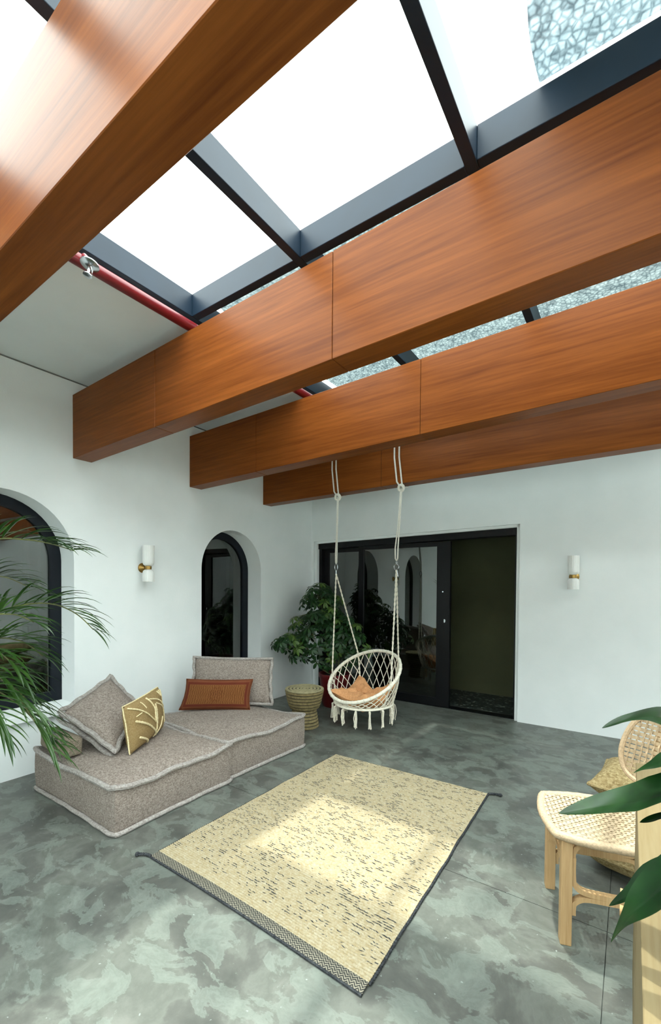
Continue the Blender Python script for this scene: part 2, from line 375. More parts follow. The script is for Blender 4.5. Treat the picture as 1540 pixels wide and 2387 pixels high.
curtain(3.72, 4.12, 2.25, 'grey curtain hanging behind the right side of the narrow arched window above the cushion')

# ------------------------------------------------------------- sliding door
dr = struct(bpy.data.objects.new('door_1', None)); COL.objects.link(dr); dr.location = B(1.4, .12, 0)
def dbox(name, lo, hi, mat, p=dr, bw=0, label=None): return box(name, lo, hi, mat, p, bw, label, None, MBK)
ia, ib = D0+.037, D1-.037
hd = MB(); 
def za(a): return zt(a)-.032
k0 = [B(ia, .06, za(ia)-.075), B(ib, .06, za(ib)-.075), B(ib, .06, za(ib)), B(ia, .06, za(ia)), B(ia, .2, za(ia)-.075), B(ib, .2, za(ib)-.075), B(ib, .2, za(ib)), B(ia, .2, za(ia))]
hd.add(k0, [(0, 1, 2, 3), (4, 7, 6, 5), (0, 4, 5, 1), (3, 2, 6, 7), (0, 3, 7, 4), (1, 5, 6, 2)]).build('head_rail', 'black_aluminium', dr, smooth=False)
dbox('jamb', (ia, .08, .0), (ia+.045, .2, za(ia)-.076), 'black_aluminium'); dbox('jamb', (ib-.022, .08, .0), (ib, .2, za(ib)-.076), 'black_aluminium')
dbox('threshold', (ia+.046, .075, -.011), (ib-.023, .2, .004), 'black_aluminium')
def leaf(name, a0, a1, d0, d1, sl, sr, rb, label=None):
    p = MB(); zT = za((a0+a1)/2)-.082
    p.box((a0, d0, .006), (a0+sl, d1, zT), MBK); p.box((a1-sr, d0, .006), (a1, d1, zT), MBK)
    p.box((a0+sl, d0, .006), (a1-sr, d1, .006+rb), MBK); p.box((a0+sl, d0, zT-.05), (a1-sr, d1, zT), MBK)
    o = p.build(name, 'black_aluminium', dr, smooth=False, label=label)
    MB().box((a0+sl-.005, (d0+d1)/2-.005, rb), (a1-sr+.005, (d0+d1)/2+.005, zT-.045), MBK).build('pane', 'dark_glass', o, smooth=False)
    return o
leaf('fixed_leaf', ia+.047, .80, .145, .185, .075, .06, .09)
sl = leaf('sliding_leaf', .725, 1.985, .085, .135, .075, .165, .10)
lk = MB(); rx = Matrix.Rotation(pi/2, 3, 'X')
for z, r in ((1.40, .011), (1.05, .013)): lk.lathe([(r, 0), (r, .008), (r*.7, .012)], 16, B(1.925 if z < 1.2 else 1.90, .085, z), rot=rx)
lk.box((1.917, .073, 1.03), (1.933, .083, 1.07), MBK); lk.build('lock', 'chrome', sl)
dbox('pull_handle', (1.975, .07, .98), (1.99, .09, 1.16), 'black_aluminium', sl, .003)

# ------------------------------------------------------------- skylight
sk = struct(bpy.data.objects.new('window_3', None)); COL.objects.link(sk); sk.location = (3.2, 1.2, 3.2)
BX = [1.425, 2.30, 3.20, 4.10, 5.0, 5.9, 6.8, 7.7]; CY = [-4.1, -3.08, -1.46, .16, 1.795, 3.42, 4.88]
for x in BX: box('rafter', (x-.024, -4.2, 3.155), (x+.024, 4.93, 3.296), 'navy_steel', sk, .003)
for y in CY:
    for a, b in zip(BX[:-1], BX[1:]): box('purlin', (a+.0245, y-.026, 3.156), (b-.0245, y+.026, 3.295), 'navy_steel', sk, .003)
for a, b in zip(BX[:-1], BX[1:]):
    for c, d in zip(CY[:-1], CY[1:]): box('pane', (a+.003, c+.003, 3.298), (b-.003, d-.003, 3.308), 'clear_glass', sk)
struct(box('light_block_1', (-.3, -4.5, 3.30), (1.395, 5.3, 3.325), 'soffit')); struct(box('light_block_2', (7.66, -4.5, 3.30), (8.4, 5.3, 3.325), 'soffit'))  # strips added on top of the walls to block light
struct(box('light_block_3', (1.395, 4.93, 3.30), (7.66, 5.35, 3.325), 'soffit')); struct(box('light_block_4', (1.395, -4.5, 3.30), (7.66, -4.21, 3.325), 'soffit'))  # same added light blockers along the end walls
def film(pts, label, mt='film'):
    mb = MB(); m = len(pts); z0, z1 = 3.311, 3.3135
    mb.add([(x, y, z0) for x, y in pts]+[(x, y, z1) for x, y in pts], [tuple(range(m))[::-1], tuple(range(m, 2*m))]+[(i, (i+1) % m, m+(i+1) % m, m+i) for i in range(m)])
    tag(mb.build('textured_sheet', mt, smooth=False), label, 'plastic sheet')
edge = [(3.442+.6*(.2+1.57*t-1.68)**2+.004*sin(t*21), .2+1.57*t) for t in [k/24 for k in range(25)]]
film([(4.95, .2)]+edge[::1]+[(4.95, 1.77)], 'rippled translucent sheet with curved edge on the glass roof at the top right corner')
def strip(y0, y1, label): film([(1.47, y0)]+[(1.47+.012*sin(k), y0+(y1-y0)*k/8) for k in range(1, 9)]+[(4.97, y1), (4.97, y0)], label, 'film_far')  # far sheet split into strips, gap added to let the sun through
strip(1.86, 2.17, 'narrow front strip of the split rippled translucent sheet on the glass roof just behind the broad front beam')
strip(2.84, 4.84, 'rear strip of the split rippled translucent sheet on the glass roof seen between the second and third beams')

# ------------------------------------------------------------- beams
def beam(y, w, zb, zt_, sl, ay, joint, label, dz=0):
    L = 8.1; e = empty('roof_beam', (0, y, zb), label, 'beam')
    js = [0]+joint+[4.6, L]
    for a, b in zip(js[:-1], js[1:]):
        g = .0016; a2, b2 = a+(g if a else 0), b-(g if b < L else 0)
        vs = [(x, y+ay*x+dy, z+sl*min(x, 4.6)) for x in (a2, b2) for dy in (0, w) for z in (zb, zt_)]
        o = MB().add(vs, [(0, 1, 3, 2), (4, 6, 7, 5), (0, 4, 5, 1), (2, 3, 7, 6), (0, 2, 6, 4), (1, 5, 7, 3)]).build('veneer_panel', 'beam_veneer', e, smooth=False); bev(o, .0025, 1)
    cx = [(x, y+ay*x+dy, z+sl*x) for x in (.01, 4.58) for dy in (.01, w-.01) for z in (zb+.01, zt_-.01)]
    MB().add(cx, [(0, 1, 3, 2), (4, 6, 7, 5), (0, 4, 5, 1), (2, 3, 7, 6), (0, 2, 6, 4), (1, 5, 7, 3)]).build('core', 'dark_gap', e, smooth=False)
beam(.53, .145, 2.482, 2.93, .004, 0, [1.0, 4.3], 'nearest wooden roof beam crossing the top left corner, washed with glare')
beam(1.713, .150, 2.485, 2.9995, .0234, .005, [1.126, 2.559], 'second wooden roof beam, broad orange face right across the picture with a central seam')
beam(2.849, .149, 2.471, 2.992, .0171, -.0054, [.95, 2.536], 'third wooden roof beam between the broad front beam and the beam holding the swing')
beam(3.933, .148, 2.462, 2.985, .0091, -.0022, [1.647], 'farthest wooden roof beam carrying the swing straps near the back wall')

# ------------------------------------------------------------- pipe with sprinkler
pp = empty('sprinkler_pipe', (1.452, 1.2, 3.085), 'red sprinkler pipe running along the edge of the white soffit', 'pipe')
MB().tube([(1.452, -4.18, 3.085), (1.452, 4.92, 3.085)], .031, 20).build('pipe_run', 'red_paint', pp)
MB().tube([(1.475, 1.10, 3.10), (1.515, 1.10, 3.06)], .016, 14).build('nipple', 'red_paint', pp)
hd = MB(); rr = Matrix.Rotation(RAD(-12), 3, 'X')
hd.lathe([(.012, .02), (.042, .012), (.044, .006), (.03, .0), (.012, -.004)], 24, (1.525, 1.10, 3.035), rot=rr)
hd.lathe([(.007, .0), (.007, -.045)], 12, (1.525, 1.10, 3.03), rot=rr); hd.lathe([(.020, -.045), (.021, -.049), (.004, -.052)], 18, (1.525, 1.10, 3.03), rot=rr)
hd.tube([(1.537, 1.10, 3.03), (1.542, 1.105, 3.01), (1.528, 1.108, 2.985)], .003, 6); hd.tube([(1.513, 1.10, 3.03), (1.508, 1.105, 3.01), (1.522, 1.108, 2.985)], .003, 6)
hd.build('sprinkler_head', 'chrome', pp)

# ------------------------------------------------------------- wall lights
def sconce(P, nrm, label):
    P = V(P); nrm = V(nrm).normalized(); e = empty('wall_sconce', P, label, 'wall lamp', 'two-part wall lamps')
    q = V((0, 0, 1)).rotation_difference(nrm).to_matrix()
    MB().lathe([(.046, 0), (.046, .008), (.042, .013), (.02, .03), (.011, .04), (.011, .075)], 28, P, rot=q).build('back_plate', 'brass', e)
    c = P+nrm*.095
    MB().lathe([(.0, -.014), (.028, -.014), (.028, .014), (0, .014)], 24, c, caps=(False, False)).build('collar', 'brass', e)
    def fl(a): return 1+.018*cos(a*22)
    MB().lathe([(.012, .016), (.03, .018), (.044, .028), (.051, .046), (.052, .07), (.052, .205), (.048, .205), (.048, .06), (.03, .026), (.012, .022)], 88, c, mod=fl, caps=(True, True)).build('upper_shade', 'frosted', e)
    MB().lathe([(.012, -.016), (.032, -.018), (.046, -.03), (.052, -.05), (.052, -.128), (.048, -.128), (.047, -.055), (.03, -.026), (.012, -.022)], 88, c, mod=fl, caps=(True, True)).build('lower_shade', 'frosted', e)
sconce((0, 2.325, 1.615), (1, 0, 0), 'brass and frosted glass wall lamp between the two arched windows')
sconce(B(3.285, 0, 1.57), (-by.x, -by.y, 0), 'brass and frosted glass wall lamp right of the sliding door')

# ------------------------------------------------------------- floor poufs
def pouf(cx, cy, sx, sy, h, rot, seed, label):
    e = empty('floor_pouf', (cx, cy, 0), label, 'floor cushion', 'low grey tweed floor cushions'); Rz = Matrix.Rotation(rot, 3, 'Z'); c0 = V((cx, cy, 0))
    def nz(p, a): return a*MN.noise(V((p.x*4+seed, p.y*4, p.z*4)))
    def edge(t, s):            # top seam height along one side
        return h-.026*(1-abs(2*t-1)**2.2)+.008*sin(t*10+seed+s*2)
    def W(p): return tuple(Rz @ p + c0)
    a, b = sx/2, sy/2
    def rim(k, t, ins=0):      # k side 0..3 ccw from (-a,-b)
        q = [(-a+2*a*t, -b), (a, -b+2*b*t), (a-2*a*t, b), (-a, b-2*b*t)][k]; bow = -.012*(1-(2*t-1)**2)
        nrm = [(0, -1), (1, 0), (0, 1), (-1, 0)][k]; return q[0]+nrm[0]*(bow-ins), q[1]+nrm[1]*(bow-ins)
    mb = MB(); K = 26; loop = [(k, i/K) for k in range(4) for i in range(K)]
    def side(u, v):
        k, t = loop[int(round(u*len(loop))) % len(loop)]; x, y = rim(k, t); zt_ = edge(t, k); bul = .010*sin(pi*v)
        nrm = [(0, -1), (1, 0), (0, 1), (-1, 0)][k]; p = V((x+nrm[0]*bul, y+nrm[1]*bul, .012+v*(zt_-.012))); return W(p+V((1, 1, 0))*nz(p, .004))
    mb.grid(side, len(loop), 8, True)
    def top(u, v):
        s, t = 2*u-1, 2*v-1
        x, y = s*(a-.012*(1-t*t)), t*(b-.012*(1-s*s))
        zx = edge(u if t < 0 else 1-u, 0 if t < 0 else 2); zy = edge(v if s > 0 else 1-v, 1 if s > 0 else 3)
        wx, wy = (abs(t)**6+1e-5), (abs(s)**6+1e-5); zz = (zx*wx+zy*wy)/(wx+wy)
        puff = ((1-s**6)*(1-t**6))**.6; p = V((x, y, zz*(1-puff)+(h+.014)*puff+.02*puff*(1-s*s)*(1-t*t))); p.z += nz(p, .008)*puff; return W(p)
    mb.grid(top, 40, 40); mb.add([W(V((x, y, .012))) for x, y in ((-a, -b), (a, -b), (a, b), (-a, b))], [(0, 1, 2, 3)])
    mb.build('cushion_body', 'tweed', e)
    def ring(z0, r, nm, flare):
        pts = []
        for k, t in loop:
            x, y = rim(k, t, -flare); zz = (edge(t, k)+.004) if z0 is None else z0
            cr = max(0, abs(2*t-1)-.9)/.1; x *= 1-.012*cr; y *= 1-.012*cr
            p = V((x, y, zz)); p += V((nz(p*2.2, .006), nz(p*2.2+V((5, 5, 5)), .006), nz(p*2+V((9, 9, 9)), .008) if z0 is None else 0)); pts.append(W(p))
        MB().tube(pts, r, 8, True).build(nm, 'piping_wool', e)
    ring(None, .0165, 'top_piping', .012); ring(.0145, .0135, 'bottom_piping', .014)
    return e
pouf(.826, 1.752, 1.04, .872, .283, 0, 1., 'grey tweed floor cushion module nearer the palm, holding the big pillow and the ochre cushion')
pouf(.815, 2.652, 1.03, .872, .283, -.045, 4., 'grey tweed floor cushion module nearer the drum table, holding the rust cushion')

# ------------------------------------------------------------- pillows
class Pillow:
    def __init__(s, BL, BR, TR, TL, th, pinch=.07, seed=0, pw=.5, sag=.0):
        s.c = [V(p) for p in (BL, BR, TR, TL)]; s.n = ((s.c[1]-s.c[0]).cross(s.c[3]-s.c[0])).normalized(); s.th = th; s.pinch = pinch; s.seed = seed; s.pw = pw
    def at(s, a, b, side=0, off=0):
        x = a*(1-s.pinch*(1-b*b)); y = b*(1-s.pinch*(1-a*a)); u, v = (x+1)/2, (y+1)/2
        p = s.c[0]*(1-u)*(1-v)+s.c[1]*u*(1-v)+s.c[2]*u*v+s.c[3]*(1-u)*v
        f = (max(0, 1-abs(a)**3)*max(0, 1-abs(b)**3))**s.pw
        w = MN.noise(V((a*2.2+s.seed, b*2.2, side*3.)))*.10+MN.noise(V((a*6+s.seed, b*6, side*3.)))*.03
        return p+s.n*(side*(s.th/2*f*(1+w)+off))
    def body(s, name, mat, parent, N_=26, **kw):
        mb = MB(); mb.uv = []
        for sd in (1, -1):
            mb.grid(lambda u, v: s.at(2*u-1, 2*v-1, sd), N_, N_); mb.uv += [(i/N_, j/N_) for i in range(N_+1) for j in range(N_+1)]
        o = mb.build(name, mat, parent, fix=False, **kw)
        bm = bmesh.new(); bm.from_mesh(o.data); bmesh.ops.remove_doubles(bm, verts=bm.verts, dist=.0004); bmesh.ops.recalc_face_normals(bm, faces=bm.faces); bm.to_mesh(o.data); bm.free(); return o
    def rimpts(s, off=0, wave=.0, out=1.0, n=30):
        pts = []
        for k in range(4):
            for i in range(n):
                t = 2*i/n-1; a, b = [(t, -1), (1, t), (-t, 1), (-1, -t)][k]
                p = s.at(a*out, b*out, 1, off); p += s.n*wave*sin((k*n+i)*.62+s.seed)+(s.c[1]-s.c[0]).normalized()*wave*.6*sin((k*n+i)*.83); pts.append(p)
        return pts
# big grey pillow, tipped against the block
BR_, BL_ = V((.95, 1.535, .318)), V((.505, 1.385, .545))
TL_ = V((.345, 1.83, .70)); TR_ = V((.60, 1.93, .48))
P = Pillow(BL_, BR_, TR_, TL_, .17, .05, 3)
e = empty('throw_pillow', (.65, 1.68, .30), 'big grey tweed pillow with thick double piping leaning behind the ochre cushion', 'pillow')
P.body('pillow_body', 'tweed', e); MB().tube(P.rimpts(.028, .006), .017, 8, True).build('front_piping', 'piping_wool', e); MB().tube(P.rimpts(-.036, .006), .017, 8, True).build('back_piping', 'piping_wool', e)
# ochre embroidered cushion
Q = Pillow((1.022, 1.603, .318), (.705, 2.055, .318), (.725, 2.005, .655), (1.012, 1.558, .645), .13, .035, 8, .45)
if Q.n.x < 0: Q.n = -Q.n
e = empty('throw_pillow', (.83, 1.80, .30), 'ochre cotton cushion with raised cream zigzag stitching', 'cushion'); Q.body('cushion_cover', 'ochre_cotton', e)
MB().tube(Q.rimpts(-.006, .001), .005, 6, True).build('cream_edge', 'cream_thread', e, label='cream seam around the ochre cover')
for k, (l, r) in enumerate([([(-.95, .9), (-.5, .55), (.1, -.25)], .006), ([(-.85, .28), (-.3, -.2), (.25, -.95)], .009), ([(-.8, -.45), (-.45, -.75), (-.25, -.98)], .009), ([(-.05, .95), (.12, .4), (.08, -.25)], .007),
        ([(.22, .55), (.2, .0), (.1, -.95)], .007), ([(.3, .55), (.75, .1), (.85, -.6)], .006), ([(.05, .85), (.5, .6), (.95, .0)], .006), ([(.65, .95), (.72, .75), (.80, .68), (.78, .95)], .006), ([(.62, -.25), (.45, -.6), (.25, -.9)], .006), ([(-.4, .92), (-.3, .6)], .005), ([(-.8, .45), (-.55, .5)], .004), ([(.97, .9), (.96, .2), (.94, -.7)], .006)]):
    pts = catmull([V((a, b, 0)) for a, b in l], 14); pts = [Q.at(p.x, p.y, 1, .003) for p in pts]
    MB().tube(pts, [r*(.62+.38*abs(sin(i*1.25))) for i in range(len(pts))], 6).build('stitched_cord', 'cream_thread', e)
# grey rectangular pillow by the narrow window
R_ = Pillow((.325, 2.615, .322), (.955, 3.072, .322), (.90, 3.135, .745), (.27, 2.70, .755), .15, .045, 13, .5)
e = empty('throw_pillow', (.62, 2.88, .30), 'wide grey tweed pillow with wavy piping standing below the narrow arched window', 'pillow')
R_.body('pillow_body', 'tweed', e); MB().tube(R_.rimpts(.016, .008), .0145, 8, True).build('front_piping', 'piping_wool', e); MB().tube(R_.rimpts(-.018, .006), .0135, 8, True).build('back_piping', 'piping_wool', e)
# rust kilim lumbar cushion
K_ = Pillow((.395, 2.435, .318), (.905, 2.825, .318), (.885, 2.885, .585), (.392, 2.520, .588), .115, .06, 21, .5)
e = empty('throw_pillow', (.645, 2.65, .30), 'long rust brown patterned cushion lying in front of the wide grey pillow', 'cushion')
K_.body('cushion_cover', 'kilim', e); MB().tube(K_.rimpts(0, .001), .0035, 6, True).build('seam', 'kilim', e)
# brown block behind the big pillow
def softbox(mb, lo, hi, r, n=8, seed=0, amp=.004):
    c = (V(lo)+V(hi))/2; hx = (V(hi)-V(lo))/2
    for ax in range(3):
        for sg in (-1, 1):
            def fn(u, v):
                q = [0, 0, 0]; q[ax] = sg; q[(ax+1) % 3] = 2*u-1; q[(ax+2) % 3] = 2*v-1
                p = V([q[i]*hx[i] for i in range(3)]); k = V([max(-hx[i]+r, min(hx[i]-r, p[i])) for i in range(3)]); d = p-k
                p = k+(d.normalized()*r if d.length > 1e-9 else d)
                p += V((1, 1, 1))*amp*MN.noise((p+c)*9+V((seed, 0, 0))); return p+c
            mb.grid(fn, n, n)
    return mb
tag(softbox(MB(), (.335, 1.325, .305), (.735, 1.44, .43), .025, 10).build('block_cushion', 'tweed_brown'), 'brown grey tweed block cushion under the palm, behind the big pillow', 'cushion')

# ------------------------------------------------------------- drum side table
DC = V((.99, 3.525, 0)); e = empty('drum_table', DC, 'carved wooden hourglass drum table with ringed top beside the floor cushions', 'side table')
def dprof(z):      # outer radius by height
    if z < .19: t = z/.19; return .150-.028*t**1.3
    t = (z-.19)/.205; return .140+.062*min(1, t*1.02)**.55 if t > .02 else .125
MB().lathe([(dprof(z/100)-.008, z/100) for z in range(0, 40)], 48, DC).build('core', 'dark_wood', e)
zs = [.004+.0315*k for k in range(7)]+[.196+.0312*k for k in range(7)]
for z0, z1 in [(zs[k], zs[k]+.0235) for k in range(6)]+[(.198+k*.0322, .198+k*.0322+.0245) for k in range(6)]:
    MB().lathe([(dprof(z0)-.009, z0), (dprof(z0), z0+.001), (dprof(z1), z1-.001), (dprof(z1)-.009, z1)], 288, DC, mod=lambda a: 1+.008*(1 if int(a/(2*pi)*288+.5) % 3 else -1.6), caps=(False, False)).build('carved_band', 'light_wood', e)
for r0, r1 in ((.006, .018), (.029, .049), (.060, .085), (.096, .121), (.132, .157), (.168, .199)):
    MB().lathe([(r0, .389), (r0, .3955), (r1, .3955), (r1, .388)], 96, DC, mod=None, caps=(False, False)).build('carved_ring', 'top_wood', e)

# ------------------------------------------------------------- umbrella plant
PC = V((.80, 4.37, 0)); e = empty('umbrella_plant', PC, 'bushy dark green umbrella plant in a deep red pot in the corner beside the door', 'potted plant')
MB().lathe([(.14, 0), (.15, .01), (.19, .34), (.20, .36), (.20, .40), (.185, .40), (.18, .36)], 40, PC, caps=(True, False)).build('pot', 'pot_red', e)
MB().lathe([(.0, .362), (.181, .36)], 24, PC, caps=(False, False)).build('soil', 'soil', e)
st = MB()
def compound(seed, nl=7):
    rg = random.Random(seed); mb = MB()
    for k in range(nl):
        az = 2*pi*k/nl+rg.uniform(-.15, .15); L = .085*rg.uniform(.8, 1.15); w = L*.19; dr_ = rg.uniform(.25, .6)
        base = V((cos(az), sin(az), 0)); sd = V((-sin(az), cos(az), 0)); sec = []
        for i, (t, ww) in enumerate(((.16, .12), (.4, .8), (.65, 1), (.85, .62), (1, .03))):
            c = base*L*t+V((0, 0, -dr_*L*t*t)); sec.append((c-sd*w*ww+V((0, 0, .15*w*ww)), c, c+sd*w*ww+V((0, 0, .15*w*ww))))
        k0 = len(mb.v); mb.add([p for s_ in sec for p in s_], [(3*i+j, 3*i+j+1, 3*i+j+4, 3*i+j+3) for i in range(4) for j in range(2)])
        mb.tube([(0, 0, 0), base*L*.16], .0012, 4, cap=False)
    return mb
cl = []
for s_ in range(4):
    o = compound(s_, 7+s_ % 2).build('leaf', 'umbrella_light' if s_ == 3 else 'umbrella_green', e, fix=False); cl.append(o.data); bpy.data.objects.remove(o)
for me in cl: me.transform(Matrix.Translation(PC))     # undo parent offset baked in by build
blobs = [((.62, 4.36, .80), (.50, .40, .42), 150), ((.52, 4.47, 1.16), (.30, .30, .30), 60), ((.32, 4.00, .78), (.20, .16, .12), 16), ((.95, 4.42, .78), (.30, .26, .26), 34), ((.44, 4.56, 1.36), (.17, .2, .14), 16)]
rg = random.Random(5); ends = []
for c, rad, cnt in blobs:
    for k in range(cnt):
        for _ in range(30):
            d = V((rg.gauss(0, 1), rg.gauss(0, 1), rg.gauss(0, 1)*.9+.25)).normalized(); q = rg.uniform(.62, 1.03)
            p = V(c)+V((d.x*rad[0], d.y*rad[1], d.z*rad[2]))*q
            if p.x > .11 and p.y < 4.84 and p.z > .44: break
        if p.x < .10 or p.y > 4.86: continue
        out = (d*.8+V((.25, -.35, .75))).normalized(); qt = V((0, 0, 1)).rotation_difference(out)
        o = link('leaf', cl[3] if rg.random() < .16 else cl[rg.randrange(3)], e); o.location = p-PC; o.rotation_euler = (qt.to_matrix() @ Matrix.Rotation(rg.uniform(0, 6), 3, 'Z')).to_euler(); sc = rg.uniform(.8, 1.25); o.scale = (sc, sc, sc)
        ends.append(p)
tops = [V((.74, 4.35, .55)), V((.62, 4.4, .85)), V((.52, 4.47, 1.1)), V((.85, 4.4, .65)), V((.45, 4.25, .7)), V((.62, 4.25, .65)), V((.45, 4.54, 1.28))]
for t in tops: st.tube(catmull([PC+V((0, 0, .36)), PC.lerp(t, .5)+V((0, 0, .1)), t], 5), .008, 6)
for p in ends:
    b = min(tops, key=lambda t: (t-p).length); st.tube([b, b.lerp(p, .5)+V((0, 0, .03)), p], .0028, 4, cap=False)
st.build('branches', 'stem', e)

# ------------------------------------------------------------- hanging swing chair
SC = V((1.506, 3.86, .54)); RU = .392; el = .983; az = -1.744
nU = V((cos(az)*cos(el), sin(az)*cos(el), sin(el))); aU = nU.cross(V((0, 0, 1))).normalized(); bU = nU.cross(aU)   # bU points downhill/front
if bU.z > 0: bU = -bU
def UP(t): return SC+(aU*cos(t)+bU*sin(t))*RU          # t = pi/2 is the front (lowest) point
LC = V((1.506, 3.855, .262)); RL = .30
fr = V((bU.x, bU.y, 0)).normalized()
def LP(t): return LC+(aU*cos(t)+fr*sin(t))*RL
e = empty('swing_chair', (1.506, 3.86, .02), 'round white macrame swing chair with fringe hanging from the far beam', 'swing chair')
TT = [2*pi*k/72 for k in range(72)]
MB().tube([UP(t) for t in TT], [.0165+.0008*(k % 2) for k in range(72)], 12, True).build('upper_ring', 'white_rod', e)
MB().tube([LP(t) for t in TT], .012, 10, True).build('lower_ring', 'white_rod', e)
net = MB(); C_ = 26
def NP(t, v):       # surface between the rings
    a, b = UP(t), LP(t); p = a.lerp(b, v); o = p-V((LC.x, LC.y, p.z)); bulge = .05*sin(pi*v)*max(0, (a-b).length-.1); return p+o.normalized()*bulge
rows = 5
for k in range(C_):
    t0 = 2*pi*k/C_; h = pi/C_
    for sg in (1, -1):
        pts = [NP(t0+sg*h*2*r_/2, (r_/rows)) for r_ in range(rows+1)]
        net.tube(pts, .0042, 5, cap=False)
    for r_ in range(1, rows): 
        for ph in (0,) if r_ % 2 == 0 else (h,):
            p = NP(t0+ph, r_/rows); net.lathe([(.0015, -.007), (.006, -.003), (.006, .003), (.0015, .007)], 6, p)
for k in range(-6, 7):
    c = k/6.5*RL; hw = sqrt(max(0, RL*RL-c*c)); 
    for d1, d2 in ((aU, fr), (fr, aU)): net.tube([LC+d1*c-d2*hw, LC+d1*c*.97-V((0, 0, .028*(1-(k/6.5)**2))), LC+d1*c+d2*hw], .0036, 5, cap=False)
for t in [2*pi*k/40 for k in range(40)]:
    p = UP(t); net.lathe([(.0185, -.006), (.020, 0), (.0185, .006)], 10, p, rot=V((0, 0, 1)).rotation_difference((aU*-sin(t)+bU*cos(t))).to_matrix(), caps=(False, False))
net.build('netting', 'cotton_rope', e)
rg = random.Random(3)
for k in range(14):
    t = 2*pi*(k+.5)/14; b = LP(t); o = (b-LC).normalized(); tm = MB()
    for j in range(10):
        q = b+o*.014+V((rg.uniform(-.012, .012), rg.uniform(-.012, .012), 0)); L = .175*rg.uniform(.88, 1.05)
        q2 = q+V((rg.uniform(-.012, .012), rg.uniform(-.012, .012), -L)); m_ = q.lerp(q2, .5)+V((rg.uniform(-.01, .01), rg.uniform(-.01, .01), 0)); tm.tube([b+V((0, 0, -.005)), q+V((0, 0, -.02)), m_, q2+V((0, 0, .012)), q2], [.003, .0033, .0033, .0033, .005], 5)
    tm.build('tassel', 'cotton_rope', e)
HL, HR = V((1.148, 3.862, 1.600)), V((1.862, 3.862, 1.630))
def braid(a, b, name='rope'):
    a, b = V(a), V(b); mb = MB(); L = (b-a).length; d = (b-a).normalized(); x = d.orthogonal().normalized(); y = d.cross(x); n = int(L/.012)
    for ph in (0, pi): mb.tube([a+d*L*i/n+(x*cos(i*.8+ph)+y*sin(i*.8+ph))*.0042 for i in range(n+1)], .0052, 6)
    return mb.build(name, 'cotton_rope', e)
fl_, bl_, fr_, br_ = 2*pi*.545, 2*pi*.655, 2*pi*.06, 2*pi*-.10
def closest(px): return px
# ring attachment angles chosen so that two ropes drop to each side of the ring
TA = sorted([(UP(t).x, t) for t in TT])
ptsL = [t for x, t in TA[:24]]; ptsR = [t for x, t in TA[-24:]]
lf = min(ptsL, key=lambda t: (UP(t)-V((1.10, 3.80, .52))).length); lb = min(ptsL, key=lambda t: (UP(t)-V((1.27, 4.10, .70))).length)
rf = min(ptsR, key=lambda t: (UP(t)-V((1.85, 3.76, .46))).length); rb_ = min(ptsR, key=lambda t: (UP(t)-V((1.79, 4.05, .70))).length)
for h, ts in ((HL, (lf, lb)), (HR, (rf, rb_))):
    for t in ts:
        braid(h-V((0, 0, .01)), UP(t)); braid(UP(t), LP(t), 'rope')
        MB().tube([UP(t)+(aU*-sin(t)+bU*cos(t))*s_*.006 for s_ in (-3, -2, -1, 0, 1, 2, 3)], .0215, 10).build('whipping', 'cotton_rope', e)
def ring(mb, c, r, w, ax='X', sq=1.0):
    mb.tube([V(c)+(V((cos(t), 0, sin(t)*sq)) if ax == 'X' else V((0, cos(t), sin(t)*sq)))*r for t in [2*pi*k/24 for k in range(24)]], w, 8, True)
hw = MB(); ring(hw, HL+V((0, 0, .062)), .019, .0035, 'X', 1.9); hw.tube([HL+V((0, 0, .028)), HL-V((0, 0, .02))], .005, 8); hw.build('carabiner', 'chrome', e)
hw = MB(); ring(hw, HR+V((0, 0, .02)), .026, .0038); ring(hw, HR+V((0, .004, .06)), .014, .004, 'Y', 1.3); hw.tube([HR+V((.004, 0, -.006)), HR+V((.02, 0, -.075))], .0045, 8); hw.build('carabiner', 'chrome', e)
